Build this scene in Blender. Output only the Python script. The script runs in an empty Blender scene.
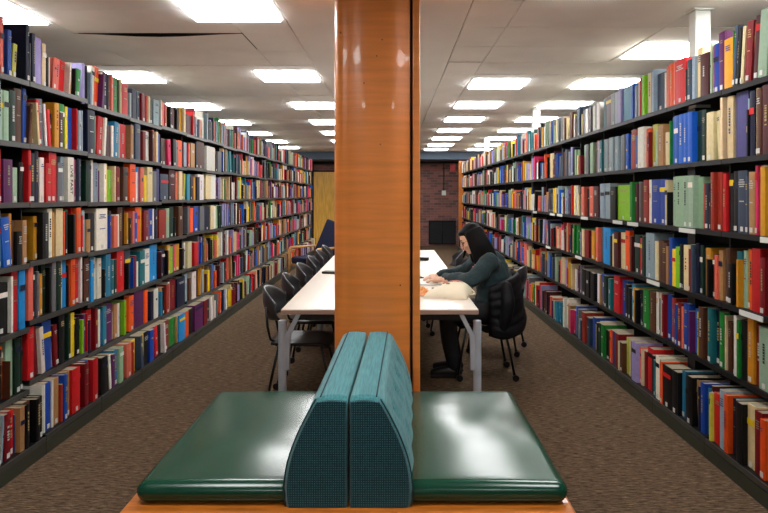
import bpy, bmesh, math, random
from mathutils import Vector, Matrix, noise as mnoise
random.seed(7)
PI = math.pi
C = bpy.context.scene.collection
sc = bpy.context.scene

# ------------------------------------------------------------------ camera, world, exposure
FPX, VX, VY, EYE = 650.0, 393.0, 195.0, 1.5
cd = bpy.data.cameras.new('camera'); cam = bpy.data.objects.new('camera', cd); C.objects.link(cam)
cam.location = (0, 0, EYE); cam.rotation_euler = (PI/2, 0, 0)
cd.sensor_width = 36; cd.lens = FPX/768*36; cd.shift_x = (384-VX)/768; cd.shift_y = -(256.5-VY)/768
cd.clip_start = 0.05; cd.clip_end = 100
sc.camera = cam
w = bpy.data.worlds.new('world'); sc.world = w; w.use_nodes = True
w.node_tree.nodes['Background'].inputs[0].default_value = (0.9, 0.95, 1.0, 1)
w.node_tree.nodes['Background'].inputs[1].default_value = 0.02
sc.view_settings.view_transform = 'Standard'; sc.view_settings.look = 'None'
sc.view_settings.gamma = 1; sc.view_settings.use_curve_mapping = False
sc.view_settings.exposure = 0.0
sc.cycles.max_bounces = 8; sc.cycles.diffuse_bounces = 4
LAMP = 22.0
CEIL = 2.70

# ------------------------------------------------------------------ materials
def s2l(c):
    return tuple((v/255/12.92 if v/255 <= .04045 else ((v/255+.055)/1.055)**2.4) for v in c)
MATS = {}
def mat(name, rgb=(128,128,128), rough=.5, metal=0, spec=.5, noise=0, nscale=20, bump=0, bscale=80, coat=0, nstretch=(1,1,1), rgb2=None, sheen=0, emit=0):
    if name in MATS: return MATS[name]
    m = bpy.data.materials.new(name); m.use_nodes = True; MATS[name] = m
    nt = m.node_tree; N = nt.nodes; L = nt.links; b = N['Principled BSDF']
    col = (*s2l(rgb), 1)
    b.inputs['Base Color'].default_value = col
    b.inputs['Roughness'].default_value = rough; b.inputs['Metallic'].default_value = metal
    b.inputs['Specular IOR Level'].default_value = spec
    b.inputs['Coat Weight'].default_value = coat
    b.inputs['Sheen Weight'].default_value = sheen
    tc = N.new('ShaderNodeTexCoord'); mp = N.new('ShaderNodeMapping'); mp.inputs['Scale'].default_value = nstretch
    L.new(tc.outputs['Object'], mp.inputs[0])
    if noise or rgb2:
        nz = N.new('ShaderNodeTexNoise'); nz.inputs['Scale'].default_value = nscale; nz.inputs['Detail'].default_value = 4
        L.new(mp.outputs[0], nz.inputs['Vector'])
        rp = N.new('ShaderNodeValToRGB'); rp.color_ramp.elements[0].position = .3; rp.color_ramp.elements[1].position = .7
        c2 = s2l(rgb2) if rgb2 else tuple(min(1, v*(1+noise)) for v in col[:3])
        c1 = col[:3] if rgb2 else tuple(v*(1-noise) for v in col[:3])
        rp.color_ramp.elements[0].color = (*c1, 1); rp.color_ramp.elements[1].color = (*c2, 1)
        L.new(nz.outputs['Fac'], rp.inputs[0]); L.new(rp.outputs[0], b.inputs['Base Color'])
    if bump:
        n2 = N.new('ShaderNodeTexNoise'); n2.inputs['Scale'].default_value = bscale; n2.inputs['Detail'].default_value = 3
        L.new(mp.outputs[0], n2.inputs['Vector'])
        bp = N.new('ShaderNodeBump'); bp.inputs['Strength'].default_value = bump; bp.inputs['Distance'].default_value = .01
        L.new(n2.outputs['Fac'], bp.inputs['Height']); L.new(bp.outputs[0], b.inputs['Normal'])
    if emit:
        b.inputs['Emission Color'].default_value = (1, 1, 1, 1); b.inputs['Emission Strength'].default_value = emit
    return m

m_book = bpy.data.materials.new('book_cover'); m_book.use_nodes = True
nt = m_book.node_tree; b = nt.nodes['Principled BSDF']
at = nt.nodes.new('ShaderNodeAttribute'); at.attribute_name = 'cover'
nz = nt.nodes.new('ShaderNodeTexNoise'); nz.inputs['Scale'].default_value = 35
tc = nt.nodes.new('ShaderNodeTexCoord'); nt.links.new(tc.outputs['Object'], nz.inputs['Vector'])
mr = nt.nodes.new('ShaderNodeMapRange'); mr.inputs['To Min'].default_value = .82; mr.inputs['To Max'].default_value = 1.15
nt.links.new(nz.outputs['Fac'], mr.inputs['Value'])
mx = nt.nodes.new('ShaderNodeVectorMath'); mx.operation = 'SCALE'
nt.links.new(at.outputs['Color'], mx.inputs[0]); nt.links.new(mr.outputs[0], mx.inputs['Scale'])
nt.links.new(mx.outputs[0], b.inputs['Base Color']); b.inputs['Roughness'].default_value = .5
b.inputs['Specular IOR Level'].default_value = .28
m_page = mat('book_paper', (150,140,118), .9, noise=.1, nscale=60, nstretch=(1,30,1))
m_label = mat('call_label', (205,205,200), .6)
m_ink = mat('black_ink', (15,15,18), .6)
m_steel = mat('shelf_steel', (11,11,12), .5, spec=.25, noise=.2, nscale=6)
m_lip = mat('shelf_lip_grey', (60,59,56), .4, spec=.4, noise=.15, nscale=9)
m_kick = mat('shelf_kick_olive', (46,50,38), .5, noise=.12, nscale=5)
m_wood = mat('orange_veneer', (236,138,62), .3, noise=.10, nscale=2.2, nstretch=(1.0,1.0,14), coat=.25, bump=.10, bscale=22)
m_wood2 = mat('orange_oak', (196,112,38), .35, noise=.22, nscale=4, nstretch=(1.5,14,14), coat=.2)
m_groove = mat('groove_black', (12,8,6), .7)
m_vinyl = mat('green_vinyl', (4,66,47), .21, spec=.55, noise=.08, nscale=3, bump=.015, bscale=90)
m_top = mat('laminate_white', (225,214,200), .28, noise=.03, nscale=50, spec=.5)
m_edge = mat('laminate_edge', (165,140,125), .5)
m_metal = mat('silver_paint', (172,184,194), .35, metal=.1, noise=.06, nscale=8)
m_chair = mat('black_plastic', (10,10,12), .42, spec=.4, bump=.05, bscale=200)
m_back = mat('chair_back_plastic', (44,45,48), .3, spec=.6)
m_tube = mat('black_tube', (18,18,19), .35, metal=.2)
m_tile = mat('ceiling_tile', (246,244,240), .9, noise=.05, nscale=2.5)
m_gap = mat('ceiling_gap', (40,38,36), 1)
m_soffit = mat('soffit_paint', (240,238,234), .9, noise=.03, nscale=2)
m_white = mat('white_paint', (215,218,212), .6, noise=.03, nscale=3)
m_wall = mat('wall_paint', (222,220,212), .8, noise=.04, nscale=3)
m_blue = mat('beam_blue_grey', (92,108,124), .7, noise=.04, nscale=2)
m_light = mat('light_diffuser', (240,240,240), .5, emit=LAMP)
m_lframe = mat('light_frame', (225,225,222), .5)
m_door = mat('yellow_oak', (222,168,66), .4, noise=.18, nscale=3, nstretch=(8,8,1))
m_navy = mat('navy_cloth', (22,30,62), .85, noise=.15, nscale=30, bump=.2, bscale=60)
m_blond = mat('blond_wood', (190,140,80), .4, noise=.15, nscale=5, nstretch=(1,1,6))

def m_carpet():
    m = bpy.data.materials.new('brown_carpet'); m.use_nodes = True; nt = m.node_tree; N = nt.nodes; L = nt.links; b = N['Principled BSDF']
    tc = N.new('ShaderNodeTexCoord')
    mp = N.new('ShaderNodeMapping'); mp.inputs['Scale'].default_value = (11, 60, 1); L.new(tc.outputs['Object'], mp.inputs[0])
    n1 = N.new('ShaderNodeTexNoise'); n1.inputs['Scale'].default_value = 1.6; n1.inputs['Detail'].default_value = 5; n1.inputs['Roughness'].default_value = .75
    L.new(mp.outputs[0], n1.inputs['Vector'])
    rp = N.new('ShaderNodeValToRGB'); cr = rp.color_ramp
    cr.elements[0].position = .3; cr.elements[0].color = (*s2l((22,16,11)), 1)
    cr.elements[1].position = .72; cr.elements[1].color = (*s2l((150,126,100)), 1)
    e = cr.elements.new(.5); e.color = (*s2l((92,74,57)), 1)
    L.new(n1.outputs['Fac'], rp.inputs[0])
    n2 = N.new('ShaderNodeTexNoise'); n2.inputs['Scale'].default_value = .9; n2.inputs['Detail'].default_value = 3; L.new(tc.outputs['Object'], n2.inputs['Vector'])
    mr = N.new('ShaderNodeMapRange'); mr.inputs['To Min'].default_value = .8; mr.inputs['To Max'].default_value = 1.15; L.new(n2.outputs['Fac'], mr.inputs['Value'])
    vm = N.new('ShaderNodeVectorMath'); vm.operation = 'SCALE'; L.new(rp.outputs[0], vm.inputs[0]); L.new(mr.outputs[0], vm.inputs['Scale'])
    L.new(vm.outputs[0], b.inputs['Base Color']); b.inputs['Roughness'].default_value = .95; b.inputs['Specular IOR Level'].default_value = .1
    bp = N.new('ShaderNodeBump'); bp.inputs['Strength'].default_value = .5; bp.inputs['Distance'].default_value = .01
    L.new(n1.outputs['Fac'], bp.inputs['Height']); L.new(bp.outputs[0], b.inputs['Normal'])
    return m
def m_brick():
    m = bpy.data.materials.new('red_brown_brick'); m.use_nodes = True; nt = m.node_tree; N = nt.nodes; L = nt.links; b = N['Principled BSDF']
    tc = N.new('ShaderNodeTexCoord'); sp = N.new('ShaderNodeSeparateXYZ'); cb = N.new('ShaderNodeCombineXYZ')
    L.new(tc.outputs['Object'], sp.inputs[0]); L.new(sp.outputs['X'], cb.inputs['X']); L.new(sp.outputs['Z'], cb.inputs['Y'])
    bt = N.new('ShaderNodeTexBrick'); bt.inputs['Scale'].default_value = 1; bt.inputs['Brick Width'].default_value = .22; bt.inputs['Row Height'].default_value = .075
    bt.inputs['Mortar Size'].default_value = .006; bt.inputs['Bias'].default_value = -.1
    bt.inputs['Color1'].default_value = (*s2l((140,88,78)), 1); bt.inputs['Color2'].default_value = (*s2l((84,60,62)), 1); bt.inputs['Mortar'].default_value = (*s2l((120,104,96)), 1)
    L.new(cb.outputs[0], bt.inputs['Vector']); L.new(bt.outputs['Color'], b.inputs['Base Color']); b.inputs['Roughness'].default_value = .85
    return m
def m_fabric(name, dots):
    m = bpy.data.materials.new(name); m.use_nodes = True; nt = m.node_tree; N = nt.nodes; L = nt.links; b = N['Principled BSDF']
    tc = N.new('ShaderNodeTexCoord')
    mp = N.new('ShaderNodeMapping'); mp.inputs['Scale'].default_value = (1, .05, 1) if not dots else (1, 1, 1)
    L.new(tc.outputs['Object'], mp.inputs[0])
    n1 = N.new('ShaderNodeTexNoise'); n1.inputs['Scale'].default_value = 160 if not dots else 120; n1.inputs['Detail'].default_value = 2; L.new(mp.outputs[0], n1.inputs['Vector'])
    rp = N.new('ShaderNodeValToRGB'); rp.color_ramp.elements[0].position = .35; rp.color_ramp.elements[1].position = .68
    rp.color_ramp.elements[0].color = (*s2l((40,112,118)), 1); rp.color_ramp.elements[1].color = (*s2l((66,142,148)), 1)
    L.new(n1.outputs['Fac'], rp.inputs[0]); L.new(rp.outputs[0], b.inputs['Base Color'])
    if dots:
        rp.color_ramp.elements[0].color = (*s2l((8,50,60)), 1); rp.color_ramp.elements[1].color = (*s2l((14,66,76)), 1)
        # woven diagonal lattice of small pale dots
        sp = N.new('ShaderNodeSeparateXYZ'); L.new(tc.outputs['Object'], sp.inputs[0])
        def math_(op, a, bb=None):
            n = N.new('ShaderNodeMath'); n.operation = op
            for i, v in enumerate((a, bb)):
                if v is None: continue
                if isinstance(v, (int, float)): n.inputs[i].default_value = v
                else: L.new(v, n.inputs[i])
            return n.outputs[0]
        a = math_('ADD', sp.outputs['X'], sp.outputs['Z']); d = math_('SUBTRACT', sp.outputs['X'], sp.outputs['Z'])
        k = 2*PI/.017
        g = math_('MULTIPLY', math_('SINE', math_('MULTIPLY', a, k)), math_('SINE', math_('MULTIPLY', d, k)))
        g = math_('GREATER_THAN', g, .62)
        mxn = N.new('ShaderNodeMix'); mxn.data_type = 'RGBA'; L.new(g, mxn.inputs[0]); L.new(rp.outputs[0], mxn.inputs[6]); mxn.inputs[7].default_value = (*s2l((66,124,130)), 1)
        L.new(mxn.outputs[2], b.inputs['Base Color'])
    b.inputs['Roughness'].default_value = .8; b.inputs['Sheen Weight'].default_value = .25; b.inputs['Specular IOR Level'].default_value = .3
    bp = N.new('ShaderNodeBump'); bp.inputs['Strength'].default_value = .25; bp.inputs['Distance'].default_value = .003
    L.new(n1.outputs['Fac'], bp.inputs['Height']); L.new(bp.outputs[0], b.inputs['Normal'])
    return m
M_CARPET, M_BRICK = m_carpet(), m_brick()
m_teal, m_teal_dots = m_fabric('teal_fabric', False), m_fabric('teal_dotted_fabric', True)

# ------------------------------------------------------------------ mesh helpers
class MB:
    def __init__(s): s.v, s.f, s.m, s.c = [], [], [], []
    def add(s, vs, fs, mi=0, col=None):
        o = len(s.v); s.v += [tuple(p) for p in vs]
        for f in fs: s.f.append([i+o for i in f]); s.m.append(mi); s.c.append(col)
    def box(s, x0, x1, y0, y1, z0, z1, mi=0, col=None):
        vs = [(x,y,z) for x in (x0,x1) for y in (y0,y1) for z in (z0,z1)]
        s.add(vs, [(0,1,3,2),(4,6,7,5),(0,4,5,1),(2,3,7,6),(0,2,6,4),(1,5,7,3)], mi, col)
    def tube(s, pts, r, n=10, mi=0, cap=True):
        pts = [Vector(p) for p in pts]; rr = r if isinstance(r, (list, tuple)) else [r]*len(pts)
        rings = []; up = None
        for i, p in enumerate(pts):
            t = (pts[min(i+1, len(pts)-1)] - pts[max(i-1, 0)]).normalized()
            if up is None:
                up = Vector((0,0,1)) if abs(t.z) < .9 else Vector((1,0,0))
            a = t.cross(up).normalized(); bb = a.cross(t).normalized(); up = bb
            rings.append([p + (a*math.cos(2*PI*k/n) + bb*math.sin(2*PI*k/n))*rr[i] for k in range(n)])
        vs = [q for r_ in rings for q in r_]; fs = []
        for i in range(len(rings)-1):
            for k in range(n):
                fs.append((i*n+k, i*n+(k+1)%n, (i+1)*n+(k+1)%n, (i+1)*n+k))
        if cap:
            fs.append(tuple(range(n))[::-1]); fs.append(tuple((len(rings)-1)*n+k for k in range(n)))
        s.add(vs, fs, mi)
    def grid(s, P, nu, nv, closed_u=False, mi=0):
        """P[i][j] points, i in nu, j in nv"""
        vs = [p for row in P for p in row]; fs = []
        for i in range(nu if closed_u else nu-1):
            for j in range(nv-1):
                a, b_ = i, (i+1) % nu
                fs.append((a*nv+j, b_*nv+j, b_*nv+j+1, a*nv+j+1))
        s.add(vs, fs, mi)
    def ell(s, c, r, n=16, mi=0, rot=None):
        c = Vector(c); P = []
        for i in range(n):
            row = []
            for j in range(n//2+1):
                th = PI*j/(n//2); ph = 2*PI*i/n
                q = Vector((r[0]*math.sin(th)*math.cos(ph), r[1]*math.sin(th)*math.sin(ph), r[2]*math.cos(th)))
                if rot: q = rot @ q
                row.append(c+q)
            P.append(row)
        s.grid(P, n, n//2+1, True, mi)
    def build(s, name, mats, parent=None, smooth=False, loc=None):
        me = bpy.data.meshes.new(name); me.from_pydata(s.v, [], s.f)
        mats = mats if isinstance(mats, (list, tuple)) else [mats]
        for m in mats: me.materials.append(m)
        me.polygons.foreach_set('material_index', s.m)
        if any(c is not None for c in s.c):
            ca = me.attributes.new('cover', 'FLOAT_COLOR', 'FACE')
            ca.data.foreach_set('color', [v for c in s.c for v in ((*c, 1) if c else (.5,.5,.5,1))])
        if smooth: me.polygons.foreach_set('use_smooth', [True]*len(me.polygons))
        bm = bmesh.new(); bm.from_mesh(me); bmesh.ops.remove_doubles(bm, verts=bm.verts, dist=1e-6) if smooth else None
        if smooth:
            bmesh.ops.recalc_face_normals(bm, faces=bm.faces)
            bm.to_mesh(me)
        bm.free(); me.update()
        o = bpy.data.objects.new(name, me); C.objects.link(o)
        if parent: o.parent = parent
        if loc: o.location = loc
        return o
def tag(o, label=None, cat=None, group=None, kind=None):
    if label: o['label'] = label
    if cat: o['category'] = cat
    if group: o['group'] = group
    if kind: o['kind'] = kind
    return o
def empty(name, loc=(0,0,0), rz=0):
    o = bpy.data.objects.new(name, None); C.objects.link(o); o.location = loc; o.rotation_euler = (0,0,rz); o.empty_display_size = .1
    return o
def copy_tree(o, parent=None):
    c = o.copy(); C.objects.link(c); c.parent = parent
    for ch in list(o.children): copy_tree(ch, c)
    return c
def bevel(o, wd=.004, seg=2):
    m = o.modifiers.new('bevel', 'BEVEL'); m.width = wd; m.segments = seg; m.limit_method = 'ANGLE'; m.angle_limit = .6
    return o
def rbox(x0, x1, y0, y1, z0, z1, r, n=(10,10,6), disp=None, mb=None, mi=0):
    """rounded box whose six faces are grids, corners rounded with radius r"""
    mb = mb or MB(); lo = Vector((x0,y0,z0)); hi = Vector((x1,y1,z1))
    def sp(n_, a, b_):
        k_ = 9 if n[0] > 20 else 4; q_ = [r*math.tan(PI/4*i/k_) for i in range(k_+1)]; e = [a+r-t for t in q_[::-1]]; g = [b_-r+t for t in q_]
        return e + [a+r+(b_-a-2*r)*k/n_ for k in range(1, n_)] + g
    ax = [sp(n[i], lo[i], hi[i]) for i in range(3)]
    def rd(p):
        p = Vector(p); c = Vector([min(max(p[i], lo[i]+r), hi[i]-r) for i in range(3)]); d = p-c
        q = c + d.normalized()*r if d.length > 1e-9 else p
        return disp(q) if disp else q
    for a in range(3):
        u, v = (a+1) % 3, (a+2) % 3
        for side in (0, 1):
            P = []
            for s_ in ax[u]:
                row = []
                for t in ax[v]:
                    p = [0,0,0]; p[a] = (lo, hi)[side][a]; p[u] = s_; p[v] = t; row.append(rd(p))
                P.append(row)
            if not side: P = P[::-1]
            mb.grid(P, len(P), len(P[0]), mi=mi)
    return mb
def px(x, X): return FPX*X/(x-VX)       # depth of the point at lateral offset X seen in column x

# ================================================================== SETTING
def struct(name, mb, m, **k):
    o = mb.build(name, m, **k); o['kind'] = 'structure'; return o
XW, Y0, Y1 = 4.3, -4.0, 19.2
mb = MB(); mb.box(-XW, XW, Y0, Y1, -.1, 0); struct('floor', mb, M_CARPET)
mb = MB(); mb.box(-XW-.1, -XW, Y0, Y1, 0, CEIL+.1); struct('wall_left', mb, m_wall)
mb = MB(); mb.box(XW, XW+.1, Y0, Y1, 0, CEIL+.1); struct('wall_right', mb, m_wall)
mb = MB(); mb.box(-XW, XW, Y0-.1, Y0, 0, CEIL+.1); struct('wall_back', mb, m_wall)
mb = MB(); mb.box(-XW, XW, Y1, Y1+.2, 0, CEIL+.1); struct('wall_far', mb, M_BRICK)
mb = MB(); mb.box(-XW, XW, 18.0, Y1, 2.49, CEIL); struct('trim_1', mb, m_blue)
mb = MB(); mb.box(-XW, XW, Y1-.02, Y1, 2.43, 2.49); struct('trim_2', mb, m_groove)

# ceiling: individual 2x4 tiles with dark joints, fixtures sit in openings
NB = [3.87, 6.24, 8.39, 10.35, 12.2, 14.1, 15.9]
NA = [3.95, 6.30, 8.47, 10.4, 12.3, 14.2, 16.0]
NC = [3.36, 6.68, 8.32, 9.98, 11.7, 13.4, 15.1, 16.7]
ND = [3.36, 5.08] + NC[1:]
LX = {'A': (-2.98, -2.375), 'B': (-1.355, -.745), 'C': (.82, 1.43), 'D': (1.96, 2.57)}
BACK = [-1.6, 1.55]
lights = [('A', y) for y in NA] + [('B', y) for y in NB] + [('C', y) for y in NC] + [('D', y) for y in ND]
lights += [(c, y) for c in 'BC' for y in BACK]
# the row over the person's side keeps its first lamp just above the frame
rects = [(LX[c][0], LX[c][1], y, y+.58) for c, y in lights]
mb = MB(); mb.box(-XW, XW, Y0, Y1, CEIL+.03, CEIL+.1, 1)
cols = [-4.3, -3.6, -2.375, -1.12, -.735]; cols2 = [.5, .81, 1.95, 3.17, 4.3]
rnd = random.Random(3)
for cc in (cols, cols2):
    for a, b_ in zip(cc[:-1], cc[1:]):
        y = Y0 + (.28 if cc is cols else .12)
        while y < 18.0:
            y2 = min(y+.61, 18.0); g = .0035
            # split the tile around the fixtures
            pieces = [(a+g, b_-g, y+g, y2-g)]
            for r in rects:
                out = []
                for (xa, xb, ya, yb) in pieces:
                    if r[0] >= xb or r[1] <= xa or r[2] >= yb or r[3] <= ya: out.append((xa, xb, ya, yb)); continue
                    if xa < r[0]: out.append((xa, r[0], ya, yb))
                    if xb > r[1]: out.append((r[1], xb, ya, yb))
                    xm, xn = max(xa, r[0]), min(xb, r[1])
                    if ya < r[2]: out.append((xm, xn, ya, r[2]))
                    if yb > r[3]: out.append((xm, xn, r[3], yb))
                pieces = out
            dz = [rnd.uniform(0, .006) for _ in range(4)]
            for (xa, xb, ya, yb) in pieces:
                sag = a == -2.375 and abs(y-4.82) < .31
                if len(pieces) == 1:
                    z = [CEIL + d for d in dz]
                    if sag:   # one tile has slipped and hangs a little at its front edge
                        n = 9; vs = []
                        for i in range(n):
                            t = i/(n-1); s_ = .024*math.sin(PI*t)**1.6
                            vs += [(xa+(xb-xa)*t, ya+.012, CEIL-s_), (xa+(xb-xa)*t, yb, CEIL)]
                        mb.add(vs, [(2*i, 2*i+1, 2*i+3, 2*i+2) for i in range(n-1)])
                        continue
                    mb.add([(xa,ya,z[0]),(xa,yb,z[1]),(xb,yb,z[2]),(xb,ya,z[3]),(xa,ya,CEIL+.02),(xa,yb,CEIL+.02),(xb,yb,CEIL+.02),(xb,ya,CEIL+.02)],
                           [(0,1,2,3),(0,4,5,1),(1,5,6,2),(2,6,7,3),(3,7,4,0)])
                else:
                    mb.box(xa, xb, ya, yb, CEIL, CEIL+.02)
            y = y2
mb.box(-.725, .49, Y0, 18.0, CEIL-.008, CEIL+.03, 2)
struct('ceiling', mb, [m_tile, m_gap, m_soffit])

# lights
def make_light():
    e = empty('ceiling_light', (0,0,CEIL))
    f = MB()
    for r in ((-.305,-.285,-.29,.29), (.285,.305,-.29,.29), (-.285,.285,-.29,-.27), (-.285,.285,.27,.29)): f.box(*r, -.004, .02)
    f.build('frame', m_lframe, e)
    d = MB(); d.box(-.285, .285, -.27, .27, -.02, .015); d.build('diffuser', m_light, e)
    return e
L0 = make_light()
ordn = ['first','second','third','fourth','fifth','sixth','seventh','eighth','ninth','tenth','eleventh','twelfth','thirteenth','fourteenth','fifteenth','sixteenth','seventeenth','eighteenth','nineteenth','twentieth']
rowname = {'A': 'over the shelves opposite the person', 'B': 'over the empty chairs', 'C': 'over the person\'s side of the aisle', 'D': 'over the shelves behind the person'}
cnt = {}
for i, (c, y) in enumerate(lights):
    o = L0 if i == 0 else copy_tree(L0)
    o.location = ((LX[c][0]+LX[c][1])/2, y+.29, CEIL)
    k = cnt.get(c, 0); cnt[c] = k+1
    tag(o, f'glowing square ceiling panel {rowname[c]}, {ordn[k]} from the bench end', 'ceiling light', 'square ceiling light panels')

# far wall: door, grille, switch, conduit, sign
mb = MB(); mb.box(-2.33, -1.38, 19.13, 19.2, 0, 2.18); d1 = struct('door_1', mb, m_door)
mb = MB(); mb.box(-1.46, -1.43, 19.08, 19.13, .95, 1.1); mb.build('door_handle', m_metal, d1)
mb = MB()
for r in ((-2.38,-2.33,0,2.44), (-1.38,-1.33,0,2.44), (-2.33,-1.38,2.18,2.22), (-2.33,-1.38,2.40,2.44)): mb.box(r[0], r[1], 19.1, 19.2, r[2], r[3])
struct('trim_3', mb, m_groove)
e = empty('wall_grille', (1.45, 19.2, .05)); tag(e, 'black louvred vent grille low on the brick wall', 'vent')
mb = MB()
for r in ((-.4,-.37,0,.7), (.37,.4,0,.7), (-.015,.015,0,.7), (-.37,.37,0,.03), (-.37,.37,.67,.7)): mb.box(r[0], r[1], -.05, 0, r[2], r[3])
mb.build('frame', m_steel, e)
mb = MB()
for k in range(14):
    z = .05+k*.045; mb.add([(-.37,-.04,z),(.37,-.04,z),(.37,-.005,z+.035),(-.37,-.005,z+.035)], [(0,1,2,3)])
mb.add([(-.37,-.002,0),(.37,-.002,0),(.37,-.002,.7),(-.37,-.002,.7)], [(0,1,2,3)])
mb.build('louvre_panel', mat('grille_dark', (40,40,44), .5), e)
e = empty('switch_box', (1.5, 19.2, 1.56)); tag(e, 'small white electrical box on the brick wall under a thin pipe', 'switch box')
mb = MB(); mb.box(-.06, .06, -.05, 0, -.07, .07); bevel(mb.build('box', m_white, e))
mb = MB(); mb.box(-.015, .015, -.06, -.05, -.025, .025); mb.build('switch', m_lframe, e)
mb = MB(); mb.tube([(0,-.02,.07),(0,-.02,.87)], .015, 8); mb.build('conduit', m_groove, e)
e = empty('red_sign', (1.76, 19.2, 2.18)); tag(e, 'small red box sign high on the brick wall beside the shelf end', 'sign')
mb = MB(); mb.box(-.08, .08, -.08, 0, 0, .25); bevel(mb.build('housing', mat('sign_red', (190,30,35), .4), e))
mb = MB(); mb.box(-.06, .06, -.086, -.08, .05, .2); mb.build('face', mat('sign_red_face', (215,60,60), .3), e)

# steel pillars standing in the shelving behind the person
for i, y in enumerate((4.17, 9.0, 13.8)):
    e = empty('steel_pillar', (1.99, y+.05, 0))
    tag(e, ['white steel pillar rising from the shelves behind the person, by the front bays', 'white steel pillar above the shelves, mid-way along the run behind the person', 'small white steel pillar above the shelves near the brick wall'][i], 'pillar', 'white steel pillars', kind='thing')
    mb = MB(); mb.box(-.05, .05, -.05, .05, 0, CEIL-.012); bevel(mb.build('shaft', m_white, e), .006)
    mb = MB(); mb.box(-.053, .053, -.053, .053, 0, 2.06); mb.build('shade_sleeve', m_steel, e)  # added black sleeve, stands in for shade on the shaft between book rows
    mb = MB(); mb.box(-.065, .065, -.065, .065, CEIL-.012, CEIL-.002); mb.build('collar', m_white, e)

# ================================================================== SHELVING
LP = [2.125, 1.785, 1.445, 1.10, .745, .40, .11]
RP = [2.10, 1.705, 1.29, .885, .50, .11]
XL, XR, KL, KR = 2.10, 1.88, 2.005, 1.782
LB = [3.76+.715*k for k in range(-2, 20)]; LB = [y for y in LB if y < 17.3]
RB = [2.98+.742*k for k in range(-1, 22)]; RB = [y for y in RB if y < 18.4]
rb = random.Random(11)
def plank_z(side, bay, row):
    if side == 'L':
        z = LP[row]
        if bay == 1 or bay == 0: z += [.03,.01,.012,.004,-.01,-.023,-.008][row]
        elif bay == 2: z += [.033,.012,.01,.012,.026,.024,0][row]
        elif row < 6 and bay > 2: z += [0,.006,-.004,.003,-.006,.005][(bay*5+row*3) % 6]*1.3
    else: z = RP[row]
    return z
sidetxt = {'L': 'opposite the person', 'R': 'behind the person'}
def bay(side, k, y0, y1):
    s = -1 if side == 'L' else 1
    X, K, P = (XL, KL, LP) if side == 'L' else (XR, KR, RP)
    e = empty('bookcase_bay', (s*X, y0, 0))
    tag(e, f'black metal bookshelf bay {sidetxt[side]}, {ordn[k] if k < 20 else "last"} from the bench end', 'bookcase', 'library shelving bays ' + sidetxt[side])
    def bx(m, xa, xb, *r, mi=0):     # xa, xb: distance behind the shelf front
        m.box(min(s*xa, s*xb), max(s*xa, s*xb), *r, mi)
    w_ = y1-y0; top = P[0]+.05
    for yy in ((0, w_) if y1 > (LB if side == 'L' else RB)[-1]-.01 else (0,)):
        m = MB(); bx(m, .05, .44, yy-.004, yy+.004, .0, top)
        m.build('upright', [m_steel, m_lip], e)
    for r in range(len(P)):
        z = plank_z(side, k, r); m = MB()
        f = 0 if r < len(P)-1 else K-X
        bx(m, f+.006, .44, .006, w_-.006, z-.02, z)
        bx(m, f, f+.008, .003, w_-.003, z-.028, z+.001, mi=1)
        m.build('shelf_board', [m_steel, m_lip if side == 'L' or r == len(P)-1 else m_steel], e)
    m = MB(); bx(m, K-X, K-X+.02, .002, w_-.002, .0, P[-1]-.034); m.build('base_plinth', m_kick, e)
    if side == 'L':
        m = MB(); bx(m, .26, .27, .01, w_-.01, .1, top-.02); m.build('back_panel', m_steel, e)
    else:
        if k < 9:
            for r in ((2, 3) if k % 2 else (2,)):
                m = MB(); z = plank_z(side, k, r)
                yy = .12 + .2*((k*7+r) % 3)
                bx(m, -.006, 0, yy, yy+.22, z-.032, z-.004); m.build('label_holder', m_white, e)
    return e
for k in range(len(LB)-1): bay('L', k, LB[k], LB[k+1])
for k in range(len(RB)-1): bay('R', k, RB[k], RB[k+1])
# end panel of the far right run
e = empty('shelf_end_panel', (1.88, RB[-1]+.04, 0)); tag(e, 'orange wood end panel closing the shelf run by the brick wall', 'panel')
mb = MB(); mb.box(-.07, .5, -.02, .02, 0, 2.44); bevel(mb.build('board', m_wood2, e))
mb = MB(); mb.box(-.076, -.07, -.022, .022, 0, 2.44); mb.build('edge_band', m_wood2, e)

# ------------------------------------------------------------------ books
PAL = {'R': ('red', (196,28,34)), 'C': ('crimson', (128,18,30)), 'O': ('orange', (232,92,28)), 'S': ('salmon', (214,112,92)),
 'Y': ('yellow', (236,206,30)), 'M': ('mustard', (204,148,36)), 'G': ('green', (30,132,52)), 'L': ('lime', (136,196,34)),
 'D': ('pine', (14,52,38)), 'T': ('teal', (30,112,120)), 'A': ('azure', (34,150,214)), 'B': ('blue', (24,74,160)),
 'N': ('navy', (16,26,58)), 'K': ('black', (14,14,17)), 'W': ('white', (226,222,212)), 'E': ('cream', (216,198,156)),
 'P': ('purple', (96,34,92)), 'V': ('lavender', (158,148,192)), 'I': ('pink', (214,60,110)), 'U': ('brown', (92,56,36)),
 'X': ('tan', (172,132,88)), 'Z': ('grey', (110,112,116)), 'H': ('slate', (62,78,98)), 'Q': ('sage', (152,180,152)),
 'J': ('maroon', (78,26,32)), 'F': ('silvery', (148,166,176)), 'b': ('cobalt', (24,96,190)), 'v': ('indigo', (74,74,124)),
 't': ('turquoise', (50,130,160)), 'r': ('brick', (160,52,34)), 'g': ('yellowish', (196,196,80))}
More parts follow.
